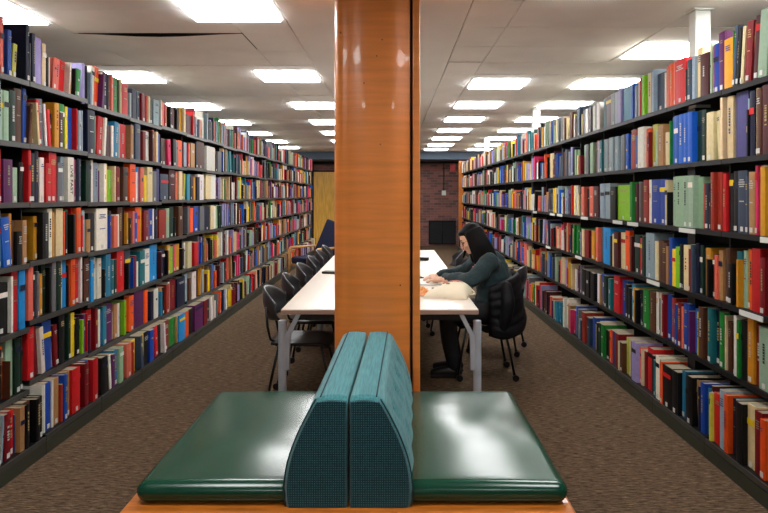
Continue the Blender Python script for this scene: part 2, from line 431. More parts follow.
# rows, near photograph edge inward (left run) / far to near (right run): colour, width in px, height cm; '_' is a gap
LEFT = {
 0: (0, 'R1.5/32 C1.5/32 S3.5/30 K1/12 _5.5 B4/25 _2 g4/19+ _7 N3.5/32 Z1/22 N3/28 W1.2/27 R4/27 V6.3/28 E4/26 K2/19 W1.5/19 S4/19+ S5/20+ R5.5/20+ W1/20+ K2/18+ X4.5/19+ K1/18 G4/18+ _1.5 '
        'V6/27 K2/26 F2/22 W3.5/27+ E1/27 O4.5/28+ P2/24+ W1.5/26 N5/27 Z1/26 S2/27 G6/26 D1/25 E1.5/26 R9.5/24 F2/20 N4/24 E2/24 H3/24 C3.5/23 S1/22 E2/22 K3/21 K2/18 F6/22 W1/22 S3/21 R2/20 E3/20 K1.5/19 J3/20 U2/18 K2/19 D3/22 M2/22 E3/24 Z1/20 J5/20'),
 1: (0, 'T2/33 F3/31 Q5.5/27 Q5.5/27 D6.5/28 U8/30 B4/31 U2/23+ X2/23- E2/24- R3/26- Z6/27- W2/25- R3/22- K2/20 M4.5/27 J5/22 G5.5/28 Y2.5/27 B5/27 R1/27 F2.5/26 S4/25 F1.5/27 K1/20 _1 '
        'N7/31 E2.5/28 Q1.5/27 R5/27+ W2/27+ J7/23 W2/23 t4/26+ F2/25 R8.5/26 X3/26 N2/29 H5/29 g4/23 C3/24 W5/25 J1.5/26 S2/27 E2/26 B5/25 K2/20 U5/24- I3/24- K3/25 Z3/24 S2/25- O4.5/26 Z1/24 F3/24 R1/24 E2/24 X4/25 N2/27 U9/29 W8/27 E2/26 K1/20 Z4/24'),
 2: (0, 'S2/31 R5.5/28 K1.5/20 P9/23 Q6.5/19 K4/22 R5/31 K6/28 N4/32 W4.5/26 R5/23 R7.5/31 Z5/24 F3/28 W6/28 v3/27 W1.5/26 R2/27 H1.5/27 N3.5/28 _6 '
        'D5/28 W2.5/29 F5/27 P1/22 W2.5/27 M1/22 Y3/27 L5/23 E1.5/26 D2/22 C3/26 Z1.5/25 U5/26 J1.5/24 _2.5 O5.5/30 W1.5/24 A2/28 S3.5/28 Y2.5/22 E5/29 Z5/26 v3/28 H8/23 W1/20 K2/18 J6/29 S1.5/27 E3/27 K1/20 X2/25 g2/26+ t3/26 K1.5/20 J3/24 M2/24 N3/24 W8/27 E5/28 W5/28'),
 3: (0, 'F5/30 b8/26- W1/26 K1/20 M3/28 U2/24 K5/18 X5/24 _11 M3.5/25 K6/27 Z1/25 W5/29 M1.5/27 R2/23 E7/29 O1.5/27 K3/27 G3/28 K2/25 R1.5/29 O4.5/29 R2/24 F4/27 X4/22 K6/26 _1 '
        'W11/29 B1.5/24 K3/27 C1/20 S4/23 W3/24 U5/29 M4/24 K2/20 S2/25 B3/24 O4/28 M2/28 C5/25 A1.5/25 B4/26 W3.5/26 N4/25 r7/26- Q4/27 D4/28 K1.5/18 U4/28 W6/28 Z2/26 C3/27 O3/25 B5/26 Z5/26 N6/26 E3/27+ W3/26'),
 4: (0, 'K14/27 W2/30 R6/33 A6/33 K2/20 S5.5/30 N5/29 Z2/26 K3.5/30 M3/24 D4/31 K2/27 Z4/31 D4/31 E3/31 A5/31 K1.5/26 O4.5/31 J1/25 R4/30 W2/30 F1.5/28 K1/20 _1 '
        'U6/30 A3/28 t4/30 W1.5/29 W4/28 K1/20 t5/30 T4/25 D3/25 W1/24 R7/31 C2/26 K1/20 H6/30 B1/24 C2/25 W2/20 T5/28 _1 I1.5/26 W6/28 A7/30 J2/22 N5/24 K1/22 M3/26 L3/24 P2/24 I2/25 M4/25 K2/20 W3/26 E4/26 N3/24 R4/24'),
 5: (0, 'Q4/25 K4/27 O3/28 U1/20 Q7/31 D6/30 D4/29 R8/29 C5/28- W4/27- B9/29- V2/26- C4/25- K6/30 Z4/30 D3/28 Y5/28 K4/24 L2/22 P2/25 R2/27 J1/20 _1 '
        'N2/22 R5/28 C3/28 W3/26 B2/25 t3.5/27 P8/27 W1/20 X3/25 W2/25 D2/24 L2/26 W1.5/22 _1 O5/27 J1/20 P9/31 M1/26 O3/27 K1/18 F2/25 N3/24 W4/25 K2/20 t2/22 X3/25 K2/24 r3/26 W2/27 C6/28 N9/27 F3/27 U2/22 W4/27'),
 6: (0, 'E3/27 K5/28 F2/28+ C6/30 R6/26 v1/20 X5/30 K3/26 U7/30 K4/29 K6/31 W1/31 W2/30 B6/29 W2/29 X6/28 r2/22 B3/27 T2/26 X4/27 R8/28 K3/24 C4/27 B4/27 R5/29 N1/20 _1 '
        'W2/24 K6/26 U2/22- W2/24- P3/23 t4/27 Q4/25 W1.5/25 K2/20 S5/27- r2/24 Y4/27 H5/26- Y2.5/29 K5/26 B4/25 Z3/27- R3/28- K3/25 W1.5/26- C6/28- O1/20 G6/28 X1/26 A6/28 O4/29 K5/25 P9/29 C4/27 K3/24 W2/27-')}
RIGHT = {
 0: (580, 'W2/23 Z2/23 W2.5/23 Z2/24 W2.5/24 Z2/24 W3/25 T5/26 J6/27 Z6/27 F3.5/26 V3/28 t8/27 b3/27 F2.5/25 W1.5/27 _1 S3.5/29 R1/28 L3/29 Q2/30 E4/29 v1.5/29 F2/30 H7/26 W1/25 S4/28 S3.5/28 O4/28 S2/28 R10.5/28 K1.5/20 H4/25 F3/26 E5/30 J8/25 Q1.5/30 O1.5/28 B5.5/28 P8/33 M8.5/27 G1/30 H3/32+ K3/30+ E3/30+ O2/30+ C6/31+ S2/30 J6/32+ Q9/33+ F4/30'),
 1: (580, 'Q3/28 Z3/28 Q3/28 Q3/28 Z2/28 O1.2/29 F2/28 b2/28 T2/28 F4/28 Z3/28 F4/28 F3.5/28 F3.5/28 Z3/28 b3/28 F2/27 r6/30 B3/25 W6/30 O3.5/28 C1/25 g5/30 G1.5/29 Q2/25 X5/28 B2.5/21 E4/22 G1/29 _1 b4.5/31 b4.5/31 b4.5/31 b4/31 b4.5/31 D7/31 D4/30 K1/20 E7/28 E5/28- T3/26 K1/20 E4/34 E6/34 _1.5 v12/37 F2/30 K1.5/24 N5.5/33 E3/34 U5/33 J9/34 J5/34'),
 2: (580, 'S3/28 K3/26 S4/28 J5/28 F4.5/30 F4/30 F5/30 K5/27 L12/28 G5/30 J3/29 Z3/30 U3/29 r4.5/31 W2.5/31 B8/31 B7/31 E3/30 K1/22 Q8.5/32 Q8/32 Q5/32 Q5/32 Q5/31 O5.5/27 N5/27 K1.5/22 r3.5/33 r5/33 R4/32 K5/32 K5/33 H9.5/33 H3/30 X6/32 I2.5/35 W6/35 M5/34 C4/33'),
 3: (580, 'E2/26 C4/26 K1/20 M3/26 U4/25 S2.5/30 Z3/30 U2/31 A7/31 K2/25 E2/27 J4/29 E5/29 O4/31 J4/27 D6/29 R4/27 D3/29 _1 F8/32 E3/27 U5/28 U5/27 X2/25 B4/31 Y4/24 L4/26 K3/28 K1/20 E5/28 C2/26 H2.5/29 N3/30 D3/29 K2/27 M5/28 K2/22 J3/25 S3/25 X4/28 U9/30 K4/22 T5/29 M2/25 Q4/30 M3/31 O3.5/31 R8/32 K2/24 C5/28 K5/30'),
 4: (580, 'K3.5/25 K3.5/25 K3/25 K3/25 b1.5/26 W3/26 X2/26 b3/27- D3/27 Z2/25 T2/26 Q2/27 R5.5/30 B5/28 K3/26 K3/24 t3/28 M2/26 K2/25 N4/26 K2/27 G5.5/28 K1/20 U5/28 W2.5/29 T1.5/25 E3/29 C2/29 B8/30 r3/29 K1/20 B3/26 C4/28 S2/26 B5/29 P1.5/25 b5/27 g3/26 U5/30 J4/30 T4/31 N4/32 P2/31 G5/31 E2/30 U4/27 K5/28 W3/32 G3/30 K6/31 M6/33 C6/31 Q11/31 K4/30'),
 5: (580, 'r3/27 H3/24 B5/27 E2.5/22 K2/25 L2/27 D2/27 G3/27 K4/24 O2/26 v3/26 C5/26 E1.5/22 U3/22 g3/27 E2/27 N3/26 V5/28 S2/26 E2/25 C3/25 R6/29 K3/26 T2/24 W5/28 U2/27 O2.5/27 K9/26 K6/26 t3.5/28 K4/27 K6/28 X4/27- N2/25 B4/28 t3/26 J4/29 g2/26 R7.5/27 F5/31 O3.5/30 N5/29 F3/30 K7/30 E8/31 C7/30 O5/28')}
LIGHTCOL = set('WEFQSVXgYLMO')
FARW = 'WWWWEEEEFFZZKKKNNHHBRRCCJUUXXSSSOMYGDDTtbPVVQQIJK'
def far_col(r, side, row, y):
    if side == 'R' and row == 1 and y < 6.4 and r.random() < .6: return r.choice('FFQQ')
    return r.choice(FARW)
books = []   # dicts: side,row,bay,y0,y1,h,code,lean,spec
def add_run(side, row, toks, x0):
    s = -1 if side == 'L' else 1
    X = (XL if side == 'L' else XR) if row < (6 if side == 'L' else 5) else (KL if side == 'L' else KR)
    x = x0
    for t in toks.split():
        if t[0] == '_': x += float(t[1:]); continue
        lean = 0
        if t[-1] in '+-': lean = 1 if t[-1] == '+' else -1; t = t[:-1]
        a, h = t[1:].split('/'); wd = float(a)
        ya, yb = sorted((px(x, s*X), px(x+wd, s*X)))
        x += wd
        books.append(dict(side=side, row=row, y0=ya, y1=yb, h=float(h)/100*1.04, code=t[0], lean=lean, spec=True))
    return x
ends = {}
for row, (x0, t) in LEFT.items(): ends['L', row] = px(add_run('L', row, t, x0), -(XL if row < 6 else KL))
for row, (x0, t) in RIGHT.items():
    add_run('R', row, t, x0); X = XR if row < 5 else KR
    ends['R', row] = px(580, X); ends['Rn', row] = px(768, X)
def fill(side, row, ya, yb, rr):
    y = ya
    while y < yb-.015:
        # small series of like volumes now and then
        n = rr.choice([1,1,1,1,1,2,3]) ; c = far_col(rr, side, row, y); wd = rr.uniform(.018, .052) if y > 0 else .04; h = rr.uniform(.19, .315)
        ln = 0
        if rr.random() < .14: ln = rr.choice((1,-1)); n = rr.choice((2,3,4))
        for _ in range(n):
            w2 = wd*rr.uniform(.95,1.05)
            if y+w2 > yb: break
            books.append(dict(side=side, row=row, y0=y, y1=y+w2, h=h*rr.uniform(.99,1.01), code=c, lean=ln, spec=False)); y += w2
        if ln or rr.random() < .03: y += rr.uniform(.02, .08)
rr = random.Random(5)
for row in range(7):
    fill('L', row, 2.4, px(0, -(XL if row < 6 else KL))-.005, rr); fill('L', row, ends['L', row]+.004, 17.0, rr)
for row in range(6):
    fill('R', row, 2.3, ends['Rn', row]-.02, rr); fill('R', row, ends['R', row]+.004, RB[-1]-.02, rr)
# fit to the shelving: no book through an upright, none higher than its opening
fit = []
for b_ in books:
    B = LB if b_['side'] == 'L' else RB
    base = b_['row'] == (6 if b_['side'] == 'L' else 5)
    for yb in B:
        if b_['y0'] < yb+.006 and b_['y1'] > yb-.006 :
            if (b_['y0']+b_['y1'])/2 < yb: b_['y1'] = yb-.006
            else: b_['y0'] = yb+.006
    if b_['y1']-b_['y0'] < .006: continue
    k = max(i for i, yb in enumerate(B) if yb <= (b_['y0']+b_['y1'])/2 or i == 0)
    b_['bay'] = k
    z = plank_z(b_['side'], k, b_['row']); b_['z'] = z
    if b_['row'] > 0:
        room = plank_z(b_['side'], k, b_['row']-1)-.034-z; b_['h'] = min(b_['h'], room)
    fit.append(b_)
books = fit
def bside(b_): return -1 if b_['side'] == 'L' else 1
def bX(b_):
    s = b_['side']; base = b_['row'] == (6 if s == 'L' else 5)
    return (KL if base else XL) if s == 'L' else (KR if base else XR)
for b_ in books:
    X = bX(b_); yc = (b_['y0']+b_['y1'])/2
    xa, xb = VX+bside(b_)*FPX*X/b_['y0'], VX+bside(b_)*FPX*X/b_['y1']
    vis = max(0, min(768, max(xa, xb)) - max(0, min(xa, xb)))
    zt = VY-(b_['z']+b_['h']-EYE)*FPX/yc; zb = VY-(b_['z']-EYE)*FPX/yc
    b_['area'] = vis*max(0, min(513, zb)-max(0, zt)) if b_['y1']-b_['y0'] > 0 else 0
    b_['inset'] = rr.uniform(.004, .045) if not (abs(yc-4.22) < .12 and b_['side'] == 'R') else .004
    b_['d'] = min(.215 if b_['side'] == 'L' else .2, b_['h']*rr.uniform(.66, .8))
    if b_['side'] == 'R':
        for yp in (4.22, 9.05, 13.85):
            if b_['y1'] > yp-.07 and b_['y0'] < yp+.07 and b_['row'] < 5: b_['d'] = 1.935-XR-b_['inset']-.003
            if b_['y1'] > yp-.07 and b_['y0'] < yp+.07 and b_['row'] == 5: b_['d'] = min(b_['d'], 1.93-KR-b_['inset'])
ranked = sorted((b_ for b_ in books if b_['area'] > 0), key=lambda q: -q['area'])
for q in ranked[:300]: q['own'] = True
for q in ranked[:300]:
    if q['side'] == 'L' and q['row'] == 2 and q['code'] == 'W' and q['y1']-q['y0'] > .05 and q['bay'] <= 2: q['inset'] = .0; q['h'] = .29; break

def vary(rgb, r, k=.1):
    c = tuple(v**1.12 for v in s2l(rgb)); f = 1+r.uniform(-k, k)
    return tuple(min(1, max(.002, v*f*(1+r.uniform(-.06,.06)))) for v in c)
def book_geo(mb, T, w_, h, d, col, r, detail, pages=None):
    """spine towards +x at x=0, thickness along y, T maps local to world"""
    t = min(.0028, w_*.18); hw = w_/2
    if not detail:
        vs = [T @ Vector(p) for p in [(-d,-hw,0),(-.003,-hw,0),(0,-hw*.6,0),(0,hw*.6,0),(-.003,hw,0),(-d,hw,0)]]
        vs += [T @ Vector(p) for p in [(-d,-hw,h),(-.003,-hw,h),(0,-hw*.6,h),(0,hw*.6,h),(-.003,hw,h),(-d,hw,h)]]
        mb.add(vs, [(i, (i+1)%6, (i+1)%6+6, i+6) for i in range(6)], 0, col)
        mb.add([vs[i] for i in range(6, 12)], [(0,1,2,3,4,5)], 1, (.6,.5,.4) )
        if r.random() < .4:
            tc_ = r.choice([(.5,.45,.3),(.45,.3,.08),(.03,.03,.03),(.5,.5,.5)]); za = h*r.uniform(.5,.8)
            q = [(.0006,-hw*.4,za),(.0006,hw*.4,za),(.0006,hw*.4,za+h*r.uniform(.03,.14)),(.0006,-hw*.4,0)]; q[3] = (.0006,-hw*.4,q[2][2])
            mb.add([T @ Vector(p) for p in q], [(0,1,2,3)], 0, tc_)
        if r.random() < .35:
            q = [(.0006,-hw*.4,.010),(.0006,hw*.4,.010),(.0006,hw*.4,.034),(.0006,-hw*.4,.034)]
            mb.add([T @ Vector(p) for p in q], [(0,1,2,3)], 0, (.6,.6,.57))
        return
    out = [(-d,-hw), (-.012,-hw), (-.008,-hw+t*.5), (-.004,-hw+t*.1)]
    n = 5
    for i in range(n):
        a = -1+2*i/(n-1); out.append((-.0015 - .004*(a*a)*min(1, w_/.03)*.8, hw*.93*a))
    out += [(-.004,hw-t*.1), (-.008,hw-t*.5), (-.012,hw), (-d,hw), (-d,hw-t), (-.008,hw-t), (-.008,-hw+t), (-d,-hw+t)]
    m = len(out)
    vs = [T @ Vector((x,y,0)) for x,y in out] + [T @ Vector((x,y,h)) for x,y in out]
    mb.add(vs, [(i, (i+1)%m, (i+1)%m+m, i+m) for i in range(m)], 0, col)
    mb.add(vs[m:], [(11,12,13,14)[::1], ] if False else [], 0, col)
    # rims
    for o in (0, m):
        idx = lambda i: i
        fs = [(0,1,14,15)] if m == 16 else []
        mb.add([T @ Vector((x,y,(0,h)[o>0])) for x,y in out], [(0,1,2,m-2,m-1), (2,3,4,5,6,m-2), (6,7,8,9,10,m-3,m-2), (10,11,12,m-4,m-3)] if m == 17 else [tuple(range(m))], 0, col)
def book_obj(b_, name, r):
    T = Matrix.Identity(4)
    w_ = b_['y1']-b_['y0']-.0012; h, d = b_['h'], b_['d']
    col = b_['col']
    mb = MB(); book_geo(mb, T, w_, h, d, col, r, True)
    # title block and bands printed on the spine
    sx = .0012; hw = w_/2
    dark = sum(col) < .8
    ink = r.choice([(.4,.3,.12),(.45,.45,.42),(.25,.22,.15)]) if dark else r.choice([(.02,.02,.03),(.25,.02,.03),(.03,.06,.2)])
    def dash(y0, y1, z0, z1, c): mb.add([(sx,y0,z0),(sx,y1,z0),(sx,y1,z1),(sx,y0,z1)], [(0,1,2,3)], 0, c)
    st = r.random() if not b_.get('text') else 2
    if st < .3:
        z = h*.86
        for _ in range(r.choice((2,3,4))):
            ww = hw*r.uniform(.35,.7); dash(-ww, ww, z-.006, z, ink); z -= .012
        if r.random() < .6: dash(-hw*.5, hw*.5, h*.5, h*.5+.006, ink)
    elif st < .6:
        z = h*r.uniform(.7,.88); ww = min(.009, hw*r.uniform(.25,.4))
        while z > h*.42:
            l = r.uniform(.006,.014); dash(-ww, ww, z-l, z, ink); z -= l+r.uniform(.003,.005)
            if r.random() < .15: z -= .01
    elif st <= 1 and r.random() < .6:
        z = h*r.uniform(.6,.8); dash(-hw*.9, hw*.9, z, z+h*.1, vary(PAL[r.choice('WKRNY')][1], r))
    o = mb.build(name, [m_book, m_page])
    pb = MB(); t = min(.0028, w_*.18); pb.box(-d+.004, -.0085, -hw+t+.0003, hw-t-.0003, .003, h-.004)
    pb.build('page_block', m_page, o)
    if r.random() < .5 and w_ > .016 and not b_.get('text'):
        lb = MB(); lb.box(.0, .0018, -min(hw*.6,.013), min(hw*.6,.013), .010, .036); lb.build('call_number_label', m_label, o)
    return o
mbs = MB(); rbk = random.Random(21)
SETC = {}
rowsB = {}
for q in books: rowsB.setdefault((q['side'], q['row']), []).append(q)
own = []
for key, L_ in rowsB.items():
    L_.sort(key=lambda q: q['y0'])
    for i, q in enumerate(L_):
        q['prev'] = L_[i-1]['code'] if i else None; q['next'] = L_[i+1]['code'] if i+1 < len(L_) else None
for q in books:
    q['col'] = vary(PAL[q['code']][1], rbk, .14)
    s = bside(q); X = bX(q)+q['inset']; yc = (q['y0']+q['y1'])/2
    a = q['lean']*.10 if q['spec'] else q['lean']*.13
    w_ = q['y1']-q['y0']
    if w_ > .09: a = 0
    # the lean: top away from (+) or towards (-) the camera; in the photograph '+' tops lean to the right
    ang = (a if s < 0 else a)*1.0
    dirn = 1 if s < 0 else -1    # picture right is +y on the left run, -y on the right run
    ry = ang*dirn
    lift = abs(math.sin(ry))*w_/2
    q['M'] = Matrix.Translation((s*X, yc - math.sin(ry)*q['h']*.5, q['z']+.0008+lift)) @ Matrix.Rotation(0 if s < 0 else PI, 4, 'Z') @ Matrix.Rotation(-ry*(1 if s < 0 else -1), 4, 'X')
    if not q.get('own'):
        book_geo(mbs, q['M'], w_-.001, q['h'], q['d'], q['col'], rbk, False)
    else: own.append(q)
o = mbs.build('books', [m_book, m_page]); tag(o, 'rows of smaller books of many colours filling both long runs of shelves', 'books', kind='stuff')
# one white spine carries bold vertical lettering
cand = [q for q in own if q['inset'] == .0 and q['side'] == 'L' and q['row'] == 2 and q['code'] == 'W' and q['y1']-q['y0'] > .05 and q['bay'] <= 2]
if cand: cand[0]['text'] = 'LIVE FAST'
def lab(q, adj):
    b1 = PAL[q['prev']][0] if q['prev'] else None; b2 = PAL[q['next']][0] if q['next'] else None
    wh = f'{ordn[q["row"]]} shelf, {ordn[q["bay"]]} bay, {sidetxt[q["side"]]}'
    mid = f'between two {b1} ones' if b1 == b2 else f'between {b1} and {b2}'
    return f'{adj}{PAL[q["code"]][0]} book {mid}, {wh}'
groups, bases = {}, {}
def base_lab(q, adj): return f'{adj}{PAL[q["code"]][0]}', f'{ordn[q["row"]]} shelf, {ordn[q["bay"]]} bay, {sidetxt[q["side"]]}'
for q in own:
    w_ = q['y1']-q['y0']
    q['adj'] = ('tall ' if q['h'] > .28 else 'short ' if q['h'] < .235 else '') + ('thick ' if w_ > .06 else 'thin ' if w_ < .03 else '')
    groups.setdefault(lab(q, q['adj']), []).append(q); bases.setdefault(base_lab(q, q['adj']), []).append(q)
for l, qs in groups.items():
    if len(qs) == 1: qs[0]['label'] = l
    else:
        for q in qs:
            a_, w_ = base_lab(q, q['adj']); al = sorted(bases[(a_, w_)], key=lambda p: p['y0'])
            q['label'] = f'{a_} book, {ordn[al.index(q)]} such from the bench, {w_}'
for q in own:
    o = book_obj(q, 'book', rbk); o.matrix_world = q['M']
    tag(o, q['label'], 'book', f'books on the {ordn[q["row"]]} shelf {sidetxt[q["side"]]}')
    if q.get('text'):
        cu = bpy.data.curves.new('title_lettering', 'FONT'); cu.body = q['text']; cu.size = .045; cu.extrude = .0006; cu.align_x = 'CENTER'; cu.align_y = 'CENTER'
        t0 = bpy.data.objects.new('lettering_curve', cu); C.objects.link(t0); bpy.context.view_layer.update()
        me = bpy.data.meshes.new_from_object(t0); bpy.data.objects.remove(t0); bpy.data.curves.remove(cu); me.materials.clear(); me.materials.append(m_ink)
        t = bpy.data.objects.new('title_lettering', me); C.objects.link(t); t.parent = o
        t.location = (.0012, 0, q['h']*.5); t.rotation_euler = (PI/2, PI/2, PI/2)

# ================================================================== WOOD COLUMN
e = empty('wooden_column', (-.09, 3.62, 0)); tag(e, 'tall rounded column clad in glossy orange wood behind the bench', 'column', kind='thing')
mb = MB(); pts = []
x0, x1 = -.242, .186       # wrapped panel, groove at the right
for k in range(9):         # rounded far-left corner
    a = PI - (PI/2)*k/8; pts.append((x0+.07+.07*math.cos(a), .075-.07*math.sin(a)))
nn = 22
for k in range(1, nn+1):
    t = k/nn; x = x0+.07+(x1-.012-x0-.07)*t; y = .005 - .028*math.sin(PI*t)**1.0 - .004*math.sin(3*PI*t)
    pts.append((x, y))
pts += [(x1-.003, .008), (x1, .02), (x1, .5), (x0, .5)]
Hc = CEIL-.008
P = [[(x, y, 0.0), (x, y, Hc)] for x, y in pts]
mb.grid(P, len(P), 2, True)
o = mb.build('wood_panel', m_wood, e, smooth=True)
m_ = o.modifiers.new('e', 'EDGE_SPLIT'); m_.split_angle = .9
mb = MB(); mb.box(.186, .2, .03, .5, 0, Hc); mb.build('groove', m_groove, e)
mb = MB(); mb.box(.2, .241, .0, .5, 0, Hc); bevel(mb.build('side_board', m_wood, e), .006, 3)
mb = MB()
for (x, z) in ((.03,2.36),(.0,2.27),(-.07,2.12),(.02,1.78),(.13,1.0),(-.2,2.4)): mb.tube([(x,-.0255,z),(x,-.0235+.02,z)], .0035, 8)
mb.build('screw_head', m_groove, e)

# ================================================================== BENCH
bench = empty('banquette_bench', (-.15, 2.95, 0)); tag(bench, 'double-sided green vinyl bench with a teal fabric back, standing before the wooden column', 'bench')
def W(o): o.parent = bench; o.matrix_parent_inverse = Matrix.Translation((.15, -2.95, 0)); return o
mb = rbox(-.985, .66, 2.27, 3.60, .315, .362, .012, (2,2,2)); W(mb.build('wood_ledge', m_wood2, smooth=True))
mb = MB(); mb.box(-.93, .6, 2.34, 3.54, .06, .315); W(mb.build('wood_base', m_wood2))
mb = MB(); mb.box(-.88, .55, 2.39, 3.49, .0, .06); W(mb.build('plinth', m_groove))
def seat_disp(sx):
    def f(q):
        k = min(1, max(0, (q.z-.40)/.052)); k = k*k*(3-2*k)
        u = (q.x - (-.95 if sx < 0 else -.25))/.9; v = (q.y-2.375)/1.14
        u = min(max(u,0),1); v = min(max(v,0),1)
        q = q.copy(); q.z += k*(.022*math.sin(PI*u)**.9*math.sin(PI*v)**.7 - .008 + .0035*math.sin(q.y*9+sx)*math.sin(q.x*3))
        return q
    return f
mb = rbox(-.95, -.365, 2.375, 3.515, .362, .452, .044, (26,50,3), seat_disp(-1)); W(mb.build('seat_cushion', m_vinyl, smooth=True))
mb = rbox(.04, .647, 2.375, 3.515, .362, .452, .042, (26,50,3), seat_disp(1)); W(mb.build('seat_cushion', m_vinyl, smooth=True))
def backrest(s):
    """s=-1: outer face towards -x, s=+1: towards +x. Profile: inner side straight, outer side slants and bulges"""
    ny, nz = 64, 30; Yf, Yb = 2.368, 3.515; zb, zt = .362, .762
    xin = lambda y: -.163 + .028*(y-Yf)/(Yb-Yf) + s*(.0035+.003*(y-Yf)/(Yb-Yf))
    tufts = [(Yf+.19+.25*i, .655) for i in range(4)] + [(Yf+.065+.25*i, .54) for i in range(5)]
    def xout(y, z):
        t = (z-zb)/(zt-zb)
        wdt = .225*(1-t) + .112*t + .050*math.sin(PI*min(1, t*1.0))**.8*(1-.35*t)
        puff = 0
        for (ty, tz) in tufts:
            r2 = ((y-ty)**2*1.0+(z-tz)**2*1.3); puff -= .024*math.exp(-r2/.0022)
        env = min(1, (y-Yf)/.05, (Yb-y)/.05)
        dia = .006*math.cos((y-Yf-.065)/.25*2*PI)*math.cos((z-.54)/.23*2*PI)
        return xin(y) + s*(wdt + (puff+dia)*max(0,env)*min(1,max(0,(zt-z)/.05)))
    P = []
    for j in range(ny+1):
        y = Yf + (Yb-Yf)*j/ny; row = []
        rim = min(1, (y-Yf)/.018, (Yb-y)/.018); rim = math.sqrt(max(0, 1-(1-max(0,rim))**2)); sh = (1-rim)*.012
        row.append((xin(y)+s*sh*.3, y, zb)); row.append((xin(y)+s*sh*.3, y, zt-.012)); row.append((xin(y)+s*(.004+sh*.3), y, zt-.003-sh))
        row.append((xin(y)+s*.013, y, zt-sh))
        xo = xout(y, zt); n = 5
        for k in range(1, n+1): row.append((xin(y)+s*.013 + (xo-s*.02-xin(y)-s*.013)*k/n, y, zt-sh+.003*math.sin(PI*k/n)))
        row.append((xo-s*.006, y, zt-.004-sh))
        for k in range(nz+1):
            z = zt-.014 - (zt-.014-zb)*k/nz; row.append((xout(y, z)-s*sh, y, z))
        P.append(row)
    m = MB(); m.grid(P, ny+1, len(P[0]))
    o = W(m.build('backrest', m_teal, smooth=True))
    # dotted end panels, slightly proud of the ends
    for y, dy in ((Yf, -.006), (Yb, .006)):
        m = MB(); ring = [(x,z) for (x,_,z) in P[0 if y == Yf else -1]]
        cx = sum(p[0] for p in ring)/len(ring); cz = .56
        vs = [(x, y, z) for x,z in ring] + [(x+(cx-x)*.03, y+dy, z+(cz-z)*.015) for x,z in ring]; n = len(ring)
        m.add(vs, [(i,i+1,n+i+1,n+i) for i in range(n-1)] + [(n-1,0,n,2*n-1)]); m.add(vs[n:], [tuple(range(n))])
        W(m.build('end_panel', m_teal_dots))
    # seam piping along the top outer edge and round the front
    m = MB(); m.tube([(xout(y, zt)-s*.013, y, zt+.0005) for y in [Yf+.01+(Yb-Yf-.02)*k/30 for k in range(31)]], .0028, 6)
    W(m.build('piping', mat('teal_piping', (10,48,56), .7), smooth=True))
    m = MB(); m.tube([(xout(Yf, z)-s*.002, Yf+.0, z) for z in [zb+.004+(zt-zb-.01)*k/20 for k in range(21)]], .0032, 6)
    W(m.build('piping', mat('teal_piping'), smooth=True))
    for (ty, tz) in tufts:
        m = MB(); m.ell((xout(ty, tz)+s*.002, ty, tz), (.006,.012,.012), 12); W(m.build('tuft_button', m_teal, smooth=True))
backrest(-1); backrest(1)

# ================================================================== TABLES
def make_table(x0, x1, y0, y1):
    e = empty('study_table', ((x0+x1)/2, (y0+y1)/2, 0)); hx, hy = (x1-x0)/2, (y1-y0)/2
    mb = rbox(-hx, hx, -hy, hy, .703, .74, .008, (2,2,1)); bt = mb.build('table_top', m_top, e, smooth=True)
    mb = MB(); mb.box(-hx-.001, hx+.001, -hy-.001, hy+.001, .706, .731); mb.build('edge_band', m_edge, e)
    for sx in (-1, 1):
        for sy in (-1, 1):
            X, Y = sx*(hx-.005), sy*(hy-.03)
            m = MB(); m.tube([(X,Y,.0),(X,Y,.655),(X,Y,.66)], [.028,.028,.025], 20); lg = m.build('leg', m_metal, e, smooth=True); lg.modifiers.new('e','EDGE_SPLIT')
            m = MB(); m.tube([(X,Y,0),(X,Y,.012)], .04, 16); m.build('foot_cap', m_tube, lg)
            m = MB(); a = Vector((X-sx*.11, Y+(.0), .705)); b_ = Vector((X-sx*.035, Y, .56)); c_ = Vector((X-sx*.03, Y, .33))
            n = Vector((0,.022,0)); t = Vector((.016,0,0))
            for p, q in ((a, b_), (b_, c_)):
                m.add([p-n-t, p+n-t, p+n+t, p-n+t, q-n-t, q+n-t, q+n+t, q-n+t], [(0,1,2,3),(4,7,6,5),(0,4,5,1),(1,5,6,2),(2,6,7,3),(3,7,4,0)])
            m.build('bracket', m_metal, e)
    for sy in (-1, 1):
        m = MB(); m.box(-hx+.1, hx-.1, sy*(hy-.03)-.02, sy*(hy-.03)+.02, .665, .703); m.build('apron', m_tube, e)
    m = MB(); m.box(-.03, .03, -hy+.06, hy-.06, .66, .70); m.build('under_beam', m_tube, e)
    return e
t = make_table(-.746, .57, 4.33, 6.65); tag(t, 'long pale study table holding the tote bag, directly behind the wooden column', 'table', 'pale study tables')
t = make_table(-.746, .57, 6.66, 8.98); tag(t, 'long pale study table joined end-on beyond the person\'s table', 'table', 'pale study tables')

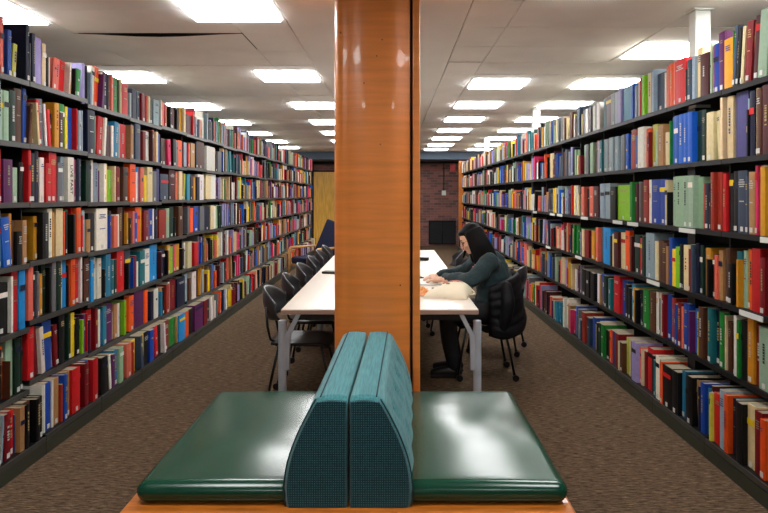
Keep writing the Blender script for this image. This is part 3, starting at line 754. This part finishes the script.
# ================================================================== CHAIRS
def make_chair():
    """faces local +x, origin on the floor under the seat centre"""
    e = empty('stacking_chair')
    # seat
    nu, nv = 13, 13; top = []; bot = []
    for i in range(nu):
        rt, rb_ = [], []
        for j in range(nv):
            u, v = -1+2*i/(nu-1), -1+2*j/(nv-1)
            x = u*math.sqrt(1-v*v/2*.35)*.225; y = v*math.sqrt(1-u*u/2*.35)*.225
            z = .455 - .014*(1-u*u)*(1-v*v) - (.02*max(0,u-.6)/.4)**1
            rt.append((x,y,z)); rb_.append((x,y,z-.016))
        top.append(rt); bot.append(rb_[::-1])
    m = MB(); m.grid(top, nu, nv); m.grid(bot, nu, nv)
    ed = [(i,0) for i in range(nu)]+[(nu-1,j) for j in range(1,nv)]+[(i,nv-1) for i in range(nu-2,-1,-1)]+[(0,j) for j in range(nv-2,0,-1)]
    A = [Vector(top[i][j]) for i,j in ed]; n = len(A)
    m.add(A+[p-Vector((0,0,.016)) for p in A], [(k,(k+1)%n,(k+1)%n+n,k+n) for k in range(n)])
    m.build('seat', m_chair, e, smooth=True)
    # backrest: curved leaf-shaped shell
    nu, nv = 25, 10; F = []; G = []
    for i in range(nu):
        u = -1+2*i/(nu-1); a = u*1.08; f, g = [], []
        topz = .83 - .10*abs(u)**2.4; lowz = .60 + .02*abs(u)**2
        if abs(u) > .98: topz = max(topz, lowz+.06)
        for j in range(nv):
            v = j/(nv-1); z = lowz+(topz-lowz)*v; lean = -.035*(v)-.02*math.sin(PI*v)
            R_ = .262
            x = -.02 - R_*math.cos(a)*.88 + lean; y = R_*math.sin(a)
            t_ = .006
            f.append((x+t_*math.cos(a), y-t_*math.sin(a), z)); g.append((x-t_*math.cos(a), y+t_*math.sin(a), z))
        F.append(f); G.append(g[::-1])
    m = MB(); m.grid(F, nu, nv); m.grid(G, nu, nv)
    ed = [(i,nv-1) for i in range(nu)]; k = len(ed)
    for line in ([(i,nv-1) for i in range(nu)], [(i,0) for i in range(nu)], [(0,j) for j in range(nv)], [(nu-1,j) for j in range(nv)]):
        A = [F[i][j] for i,j in line]; B = [G[i][nv-1-j] for i,j in line]; n = len(A)
        m.add(A+B, [(q,q+1,n+q+1,n+q) for q in range(n-1)])
    m.build('backrest', m_back, e, smooth=True)
    for s in (-1,1):
        m = MB(); m.tube([(-.17,s*.15,.44),(-.215,s*.16,.47),(-.235,s*.165,.56),(-.245,s*.165,.7)], .010, 8)
        m.build('back_support', m_tube, e, smooth=True)
    m = MB(); m.tube([(.17,-.17,.43),(.17,.17,.43)], .009, 8); m.tube([(-.17,-.17,.43),(-.17,.17,.43)], .009, 8)
    for s in (-1,1): m.tube([(.17,s*.17,.43),(-.17,s*.17,.43)], .009, 8)
    m.build('seat_frame', m_tube, e, smooth=True)
    for sx in (-1,1):
        for sy in (-1,1):
            m = MB(); m.tube([(sx*.15,sy*.185,.43),(sx*.19,sy*.2,.25),(sx*.225,sy*.215,.065)], .0105, 8); lg = m.build('leg', m_tube, e, smooth=True)
            m = MB(); cx, cy = sx*.225, sy*.215
            for d in (-.012,.012): m.tube([(cx-.012,cy+d-.008,.027),(cx-.012,cy+d+.008,.027)], .0268, 14)
            m.tube([(cx,cy,.07),(cx-.004,cy,.045)], .012, 8); m.build('caster', m_tube, lg)
    return e
ch = make_chair()
spots = [(-.70, 4.78, 0, 'black plastic caster chair at the table\'s near corner, beside the silver post, across from the jacket'),]
lefts = [(4.80,.0),(5.6,.03),(6.42,-.03),(7.18,.02),(7.98,0),(8.72,.02)]
descr = ['beside the table\'s front corner post', 'second along the empty row from the front post', 'third along the empty row, tucked under the table', 'fourth along the empty row, tucked under the table', 'fifth along the empty row beside the table', 'last of the empty row, by the navy armchair']
for i, (y, r) in enumerate(lefts):
    o = ch if i == 0 else copy_tree(ch)
    o.location = (-.66+.0*i, y, 0); o.rotation_euler = (0,0,r)
    tag(o, 'empty black plastic chair ' + descr[i], 'chair', 'empty chairs opposite the person')
rights = [(.75, 5.45, PI+.0, 'black plastic chair the person sits on, draped with a black jacket', None),
          (1.0, 6.30, PI-.35, 'empty black chair pushed out just past the seated person', 'empty chairs on the person\'s side'),
          (.62, 7.15, PI+.05, 'empty black chair beyond the person\'s face, at the second table', 'empty chairs on the person\'s side'),
          (.58, 7.95, PI, 'empty black chair at the far end of the person\'s side of the table', 'empty chairs on the person\'s side')]
for x, y, r, l, g in rights:
    o = copy_tree(ch); o.location = (x, y, 0); o.rotation_euler = (0,0,r); tag(o, l, 'chair'); 
    if 'group' in o: del o['group']
    if g: o['group'] = g

# lounge armchair far end
e = empty('armchair', (-1.3, 10.9, 0), .9); tag(e, 'navy cushioned armchair with blond wooden arms near the yellow door', 'armchair')
mb = rbox(-.3, .3, -.28, .28, .36, .47, .03, (4,4,2)); mb.build('seat', m_navy, e, smooth=True)
mb = rbox(-.05, .05, -.28, .28, 0, .6, .03, (2,4,4)); o = mb.build('backrest', m_navy, e, smooth=True); o.location = (.25, 0, .46); o.rotation_euler = (.25, .3, 0)
for s in (-1,1):
    m = MB(); m.tube([(-.3,s*.32,0),(-.3,s*.32,.58),(-.26,s*.32,.62),(.3,s*.32,.62),(.36,s*.32,0)], .022, 8); m.build('arm_frame', m_blond, e, smooth=True)
m = MB(); m.tube([(-.28,-.32,.33),(-.28,.32,.33)], .018, 8); m.tube([(.32,-.32,.33),(.32,.32,.33)], .018, 8); m.build('crossbar', m_blond, e, smooth=True)

# ================================================================== PERSON
m_skin = mat('skin', (232,184,156), .5, noise=.04, nscale=20)
m_hair = mat('black_hair', (6,5,6), .6, spec=.15, bump=.4, bscale=60, nstretch=(1,1,.12))
m_hood = mat('dark_teal_sweatshirt', (28,50,54), .85, noise=.15, nscale=14, bump=.35, bscale=12, sheen=.1)
m_trou = mat('black_trousers', (16,17,22), .8, noise=.15, nscale=10, bump=.2, bscale=12)
m_shoe = mat('black_shoes', (18,18,18), .5)
person = empty('person', (.84, 5.45, 0)); tag(person, 'person in a dark teal sweatshirt and glasses bending over the table, long black hair', 'person')
def PW(o, par=None):
    o.parent = par or person
    if par is None: o.matrix_parent_inverse = Matrix.Translation((-.84, -5.45, 0))
    return o
def limb(m, pts, rs, n=14):
    # interpolate smooth limb with rounded ends
    P, R = [], []
    for i in range(len(pts)-1):
        for k in range(6):
            t = k/6; P.append(Vector(pts[i]).lerp(Vector(pts[i+1]), t)); R.append(rs[i]*(1-t)+rs[i+1]*t)
    P.append(Vector(pts[-1])); R.append(rs[-1])
    for _ in range(2):
        P = [P[0]] + [(P[i-1]+P[i]*2+P[i+1])/4 for i in range(1, len(P)-1)] + [P[-1]]
    m.tube(P, R, n); m.ell(P[0], (R[0],)*3, n); m.ell(P[-1], (R[-1],)*3, n)
def remesh(o, vs, sm=4):
    r = o.modifiers.new('remesh', 'REMESH'); r.mode = 'VOXEL'; r.voxel_size = vs; r.use_smooth_shade = True
    s_ = o.modifiers.new('smooth', 'SMOOTH'); s_.factor = .5; s_.iterations = sm
SN, SF = Vector((.78,5.30,.955)), Vector((.77,5.61,.955))      # near and far shoulder
EN, EF = Vector((.63,5.24,.80)), Vector((.58,5.74,.80))
WN, WF = Vector((.42,5.50,.785)), Vector((.40,5.72,.785))
HC = Vector((.655, 5.45, 1.135))   # head centre
tilt = Matrix.Rotation(-.5, 3, 'Y')   # nose down: facing -x
def hd(p): return HC + tilt @ Vector(p)
body = MB()
# torso
limb(body, [(.80,5.45,.52),(.83,5.45,.66),(.83,5.45,.80),(.79,5.45,.92),(.755,5.45,.99)], [.13,.125,.13,.125,.07], 18)
body.ell((.79,5.45,.92), (.09,.17,.08), 18)
limb(body, [(.77,5.45,.98),(.72,5.45,1.03),(.69,5.45,1.08)], [.055,.05,.05])
for S_, E_, W_ in ((SN,EN,WN),(SF,EF,WF)):
    limb(body, [S_, E_], [.052,.042]); limb(body, [E_, W_], [.040,.026])
# head: skull, jaw, nose, brow, ears, lips
body.ell(hd((.01,0,.02)), (.098,.076,.095), 24, rot=tilt)
body.ell(hd((-.035,0,-.045)), (.055,.055,.07), 20, rot=tilt)
body.ell(hd((-.062,0,-.088)), (.024,.026,.022), 14, rot=tilt)
limb(body, [hd((-.088,0,.012)), hd((-.100,0,-.018)), hd((-.104,0,-.03))], [.008,.011,.013], 10)
body.ell(hd((-.088,0,-.058)), (.010,.021,.009), 12, rot=tilt)
for s in (-1,1):
    body.ell(hd((.01,s*.078,-.005)), (.018,.008,.03), 12, rot=tilt)
    body.ell(hd((-.06,s*.034,-.03)), (.028,.026,.026), 12, rot=tilt)
# hands with five fingers each
def hand(W_, dirv, side, curl):
    d = Vector(dirv).normalized(); up = Vector((0,0,1)); lat = d.cross(up).normalized()*side
    palm = W_ + d*.045
    limb(body, [W_, W_+d*.03, palm+d*.025], [.024,.027,.026])
    body.ell(palm+lat*.012, (.038,.034,.016), 12); body.ell(palm-lat*.012, (.038,.034,.016), 12)
    for k, ln in enumerate((.068,.078,.072,.056)):
        off = lat*(.030-.020*k); a = palm + d*.034 + off
        b1 = a + d*ln*.45 - up*.004*curl; b2 = b1 + (d*.8-up*.6*curl).normalized()*ln*.32; b3 = b2+(d*.6-up*.8*curl).normalized()*ln*.22
        b3.z = max(b3.z, .752); b2.z = max(b2.z, .753)
        limb(body, [a, b1, b2, b3], [.009,.0085,.008,.0065], 8)
    a = palm + lat*.030 - d*.01; limb(body, [a, a+lat*.018+d*.022-up*.003, a+lat*.016+d*.045-up*.008], [.011,.010,.008], 8)
hand(WN, (-.95,.25,-.06), 1, .7); hand(WF, (-.95,-.28,-.06), -1, .7)
# legs
for s, kx in ((-1,.44),(1,.47)):
    y = 5.45+s*.10
    limb(body, [(.80,y,.52),(kx,y+s*.02,.53)], [.085,.058]); limb(body, [(kx,y+s*.02,.53),(kx+.02,y+s*.01,.30),(kx+.07,y,.09)], [.056,.05,.034])
    limb(body, [(kx+.07,y,.08),(kx,y,.045),(kx-.08,y,.035)], [.036,.034,.026])
o = PW(body.build('body', m_skin)); remesh(o, .0065, 3)
# sweatshirt
m = MB()
limb(m, [(.81,5.45,.50),(.845,5.45,.64),(.85,5.45,.79),(.80,5.45,.92),(.76,5.45,.985)], [.155,.15,.15,.14,.085], 18)
m.ell((.80,5.45,.93), (.105,.20,.09), 20)
for S_, E_, W_ in ((SN,EN,WN),(SF,EF,WF)):
    limb(m, [S_, S_.lerp(E_,.5)+Vector((.005,0,-.01)), E_+Vector((.01,0,.012))], [.078,.072,.062]); limb(m, [E_+Vector((.01,0,.012)), W_+Vector((.03,0,.012)), W_+Vector((.012,0,.008))], [.06,.042,.034])
m.ell((.755,5.45,.985), (.08,.1,.04), 16)       # folded hood
m.ell((.83,5.45,.985), (.07,.12,.05), 16)
o = PW(m.build('sweatshirt', m_hood)); remesh(o, .010, 3)
dtx = bpy.data.textures.new('folds', 'CLOUDS'); dtx.noise_scale = .09
dm = o.modifiers.new('folds', 'DISPLACE'); dm.texture = dtx; dm.strength = .036; dm.mid_level = .5
# pink emblem on the chest
m = MB(); cs = Vector((.655,5.30,.885))
for (a, b_) in (((0,0),(.02,.012)),((.014,.014),(.03,-.002)),((-.012,-.006),(.006,-.02)),((-.016,.016),(-.004,.03))):
    m.ell(cs+Vector((a[0]*.4,-.001,a[1])), (.008,.004,.007), 8); m.ell(cs+Vector((b_[0]*.4,-.001,b_[1])), (.007,.004,.008), 8)
PW(m.build('chest_emblem', mat('emblem_pink', (215,110,140), .6), smooth=True))
# trousers and shoes
m = MB()
limb(m, [(.82,5.45,.53),(.79,5.45,.53)], [.145,.135], 18)
for s, kx in ((-1,.44),(1,.47)):
    y = 5.45+s*.10
    limb(m, [(.80,y,.525),(kx-.0,y+s*.02,.535)], [.102,.074]); limb(m, [(kx,y+s*.02,.535),(kx+.02,y+s*.01,.30),(kx+.065,y,.10)], [.073,.066,.058])
o = PW(m.build('trousers', m_trou)); remesh(o, .012, 3)
for s, kx in ((-1,.44),(1,.47)):
    y = 5.45+s*.10; m = MB()
    limb(m, [(kx+.09,y,.05),(kx,y,.05),(kx-.10,y,.04)], [.045,.046,.036]); m.box(kx-.13, kx+.13, y-.042, y+.042, 0.001, .022)
    o = PW(m.build('shoe', m_shoe)); remesh(o, .007, 3)
# hair: cap plus long falling curtains, the face left free in front
m = MB()
m.ell(hd((.026,0,.032)), (.098,.086,.096), 24, rot=tilt)
m.ell(hd((-.028,0,.078)), (.058,.066,.030), 16, rot=tilt)
for s in (-1,1):
    for k in range(8):
        t = k/7; top = hd((-.012+.10*t, s*(.066+.012*math.sin(PI*t)), .055-.01*t))
        endx = .685+.155*t; endz = .935+.015*t+.03*t*t
        end = Vector((endx, 5.45+s*(.115-.02*abs(t-.5)), endz))
        mid = top.lerp(end, .5)+Vector((.004, s*.012, .005))
        limb(m, [top, mid, end], [.026,.026,.015], 10)
for k in range(5):
    s = (k-2)/2; limb(m, [hd((.085,s*.05,.02)), Vector((.79,5.45+s*.085,1.06)), Vector((.84,5.45+s*.10,.985))], [.040,.040,.024], 10)
limb(m, [hd((-.04,.066,.04)), hd((-.05,.075,-.04)), Vector((.60,5.535,.97))], [.018,.017,.010], 10)
o = PW(m.build('hair', m_hair)); remesh(o, .0075, 3)
# face details
m = MB()
for s in (-1,1):
    ring = [hd((-.093+.016*abs(math.cos(a))*.4, s*.033+.026*math.cos(a), .004+.022*math.sin(a))) for a in [2*PI*k/20 for k in range(21)]]
    m.tube(ring, .0026, 6)
    m.tube([hd((-.084,s*.059,.006)), hd((.0,s*.082,.008))], .0016, 6)
m.tube([hd((-.095,-.008,.008)), hd((-.099,0,.011)), hd((-.095,.008,.008))], .0016, 6)
PW(m.build('glasses', mat('glasses_gold', (110,84,62), .35, metal=.4)))
for s in (-1,1):
    m = MB(); m.ell(hd((-.078,s*.032,.002)), (.008,.013,.006), 12, rot=tilt); PW(m.build('eye', mat('eye_dark', (40,28,24), .2), smooth=True))
    m = MB(); m.tube([hd((-.083,s*.016,.026)), hd((-.086,s*.032,.030)), hd((-.078,s*.05,.026))], .003, 6); PW(m.build('eyebrow', m_hair, smooth=True))
m = MB(); m.ell(hd((-.0955,0,-.058)), (.006,.017,.006), 12, rot=tilt); PW(m.build('lips', mat('lips_rose', (178,90,88), .4), smooth=True))

# jacket over the chair back
m = MB(); nu, nv = 72, 34; P = []
for i in range(nu):
    u = i/nu; row = []
    out = u < .5; t = (u*2 if out else 2-u*2); a = (-1+2*t)*1.62      # there along the outside, back along the inside
    for j in range(nv):
        v = j/(nv-1); top = math.sqrt(max(0, 1-(1-min(1, v/.14))**2)); bot = math.sqrt(max(0, 1-(1-min(1, (1-v)/.08))**2))
        endf = math.sqrt(max(.02, 1-(abs(-1+2*t))**8))
        quilt = abs(math.sin(v*PI*6.5))**.6
        th = (.014+.034*v+.014*quilt)*min(top, bot)*endf
        n_ = mnoise.noise(Vector((a*1.6, 2.0, v*4)))
        rad = .268+.03*v+.012*n_ + (th if out else -th*.25)
        zt_ = .862-.035*abs(a)**2; zb_ = .40+.05*math.sin(a*2.3+1)+.03*n_
        z = zt_ + (zb_-zt_)*v
        row.append((.77+rad*math.cos(a)*(.98), 5.45+rad*math.sin(a)*1.06, z))
    P.append(row)
m.grid(P, nu, nv, True); m.add([P[i][0] for i in range(nu)], [tuple(range(nu))]); m.add([P[i][-1] for i in range(nu)], [tuple(range(nu))])
jk = empty('puffer_jacket', (1.03, 5.45, .4)); tag(jk, 'black quilted puffer jacket hanging over the back of the person\'s chair', 'jacket')
m_jack = mat('black_nylon', (9,10,15), .6, spec=.2, bump=.3, bscale=18)
def JW(o): o.parent = jk; o.matrix_parent_inverse = Matrix.Translation((-1.03,-5.45,-.4)); return o
JW(m.build('jacket_body', m_jack, smooth=True))
for s in (-1, 1):
    m = MB(); pts = [(.90,5.45+s*.28,.77),(.91,5.45+s*.325,.66),(.89,5.45+s*.33,.53),(.86,5.45+s*.31,.43)]
    limb(m, pts, [.045,.055,.052,.042], 14); o = JW(m.build('sleeve', m_jack)); remesh(o, .01, 2)

# ================================================================== THINGS ON THE TABLE
# tote bag lying on its side
m = MB(); nx, ny = 30, 20
def bagz(u, v):
    e_ = (1-abs(u)**2.6)*(1-abs(v)**2.2); return .741 + max(0, e_)**.5*(.088+.03*u+.008*math.sin(3*u+2*v)) + .003*mnoise.noise(Vector((u*3,v*3,1)))
T, B = [], []
for i in range(nx+1):
    u = math.sin(PI/2*(-1+2*i/nx)); rt, rb_ = [], []
    for j in range(ny+1):
        v = math.sin(PI/2*(-1+2*j/ny)); x = u*.165; y = v*(.20+.02*u); z = bagz(u, v) - .741
        rt.append((x, y, z)); rb_.append((x, y, .0))
    T.append(rt); B.append(rb_[::-1])
m.grid(T, nx+1, ny+1); m.grid(B, nx+1, ny+1)
tb = empty('tote_bag', (.425, 4.95, .741), -.25); tag(tb, 'cream canvas tote bag lying flat on the table in front of the person', 'bag')
m.build('bag_body', mat('canvas_cream', (226,216,190), .85, noise=.06, nscale=6, bump=.3, bscale=14), tb, smooth=True)
m_pinkp = mat('print_pink', (214,140,130), .8)
def onbag(x, y): return (x, y, bagz(x/.165, y/(.20+.02*x/.165)) - .741 + .0035)
for n_, (seg, mm, r) in enumerate([([(-.06,.09),(-.02,.08),(.02,.05),(.06,.02),(.10,.0)], m_pinkp, .006), ([(-.03,.06),(.03,.035),(.08,-.02)], m_pinkp, .004)]):
    m = MB(); m.tube([onbag(*p) for p in seg], r, 6); m.build('printed_stroke', mm, tb)
for c_, a_ in (((-.075,.055), .014), ((.0,-.03), .013), ((-.12,-.01), .01)):
    m = MB(); p = Vector(onbag(*c_)); m.ell(p, (a_*1.4,a_,.0035), 10); m.build('printed_mark', m_ink, tb)
m = MB(); m.tube([(.16,-.1,.02),(.185,-.07,.015),(.195,0,.012),(.18,.08,.015),(.15,.11,.03)], .008, 8); m.build('handle_strap', mat('canvas_cream'), tb, smooth=True)
# crumpled wrapper
rc = random.Random(9); m = MB(); nx = 14; G_ = []
for i in range(nx+1):
    row = []
    for j in range(nx+1):
        u, v = -1+2*i/nx, -1+2*j/nx
        env = max(0, 1-u*u)**.5*max(0, 1-v*v)**.5
        row.append((u*.085+rc.uniform(-.006,.006), v*.10+rc.uniform(-.006,.006), .003+env*(.045+rc.uniform(-.022,.022))))
    G_.append(row)
m.grid(G_, nx+1, nx+1)
wr = m.build('snack_wrapper', mat('wrapper', (232,196,120), .35, rgb2=(222,110,40), nscale=22), None, loc=(.20, 4.96, .741)); tag(wr, 'crumpled cream and orange snack wrapper beside the tote bag', 'wrapper')
def slab(name, loc, rz, sx, sy, sz, mm, label, cat, partname=None, pm=None):
    e = empty(name, loc, rz); tag(e, label, cat)
    mb = rbox(-sx/2, sx/2, -sy/2, sy/2, 0, sz, min(sz*.45, .006), (2,2,1)); mb.build('shell', mm, e, smooth=True)
    if partname: m = MB(); m.box(-sx*.44, sx*.44, -sy*.44, sy*.44, sz, sz+.001); m.build(partname, pm, e)
    return e
slab('notebook', (.27, 5.60, .7405), .15, .2, .27, .012, mat('paper_white', (235,235,230), .8), 'open white notebook under the person\'s hands', 'notebook', 'page', mat('paper_white'))
slab('mobile_phone', (.215, 5.98, .7405), .5, .075, .15, .009, m_tube, 'dark mobile phone on the table just past the notebook', 'phone', 'screen', mat('screen_dark', (40,48,62), .15))
slab('pencil_case', (.19, 5.62, .7535), .3, .05, .13, .02, mat('case_dark', (40,36,44), .6), 'small dark pencil case lying at the notebook edge', 'pencil case', 'zip', m_metal)
slab('laptop_mouse', (.24, 7.9, .7405), 1.2, .07, .14, .04, m_tube, 'black object shaped like a mouse at the table\'s far end', 'mouse', 'button', m_chair)
slab('glasses_case', (.33, 7.55, .7405), 1.3, .07, .17, .035, m_tube, 'long black glasses case near the table\'s far end', 'glasses case', 'lid', m_chair)
slab('wallet', (-.585, 6.3, .7405), 1.35, .1, .19, .022, m_tube, 'black wallet on the table in front of the empty chairs', 'wallet', 'flap', m_chair)
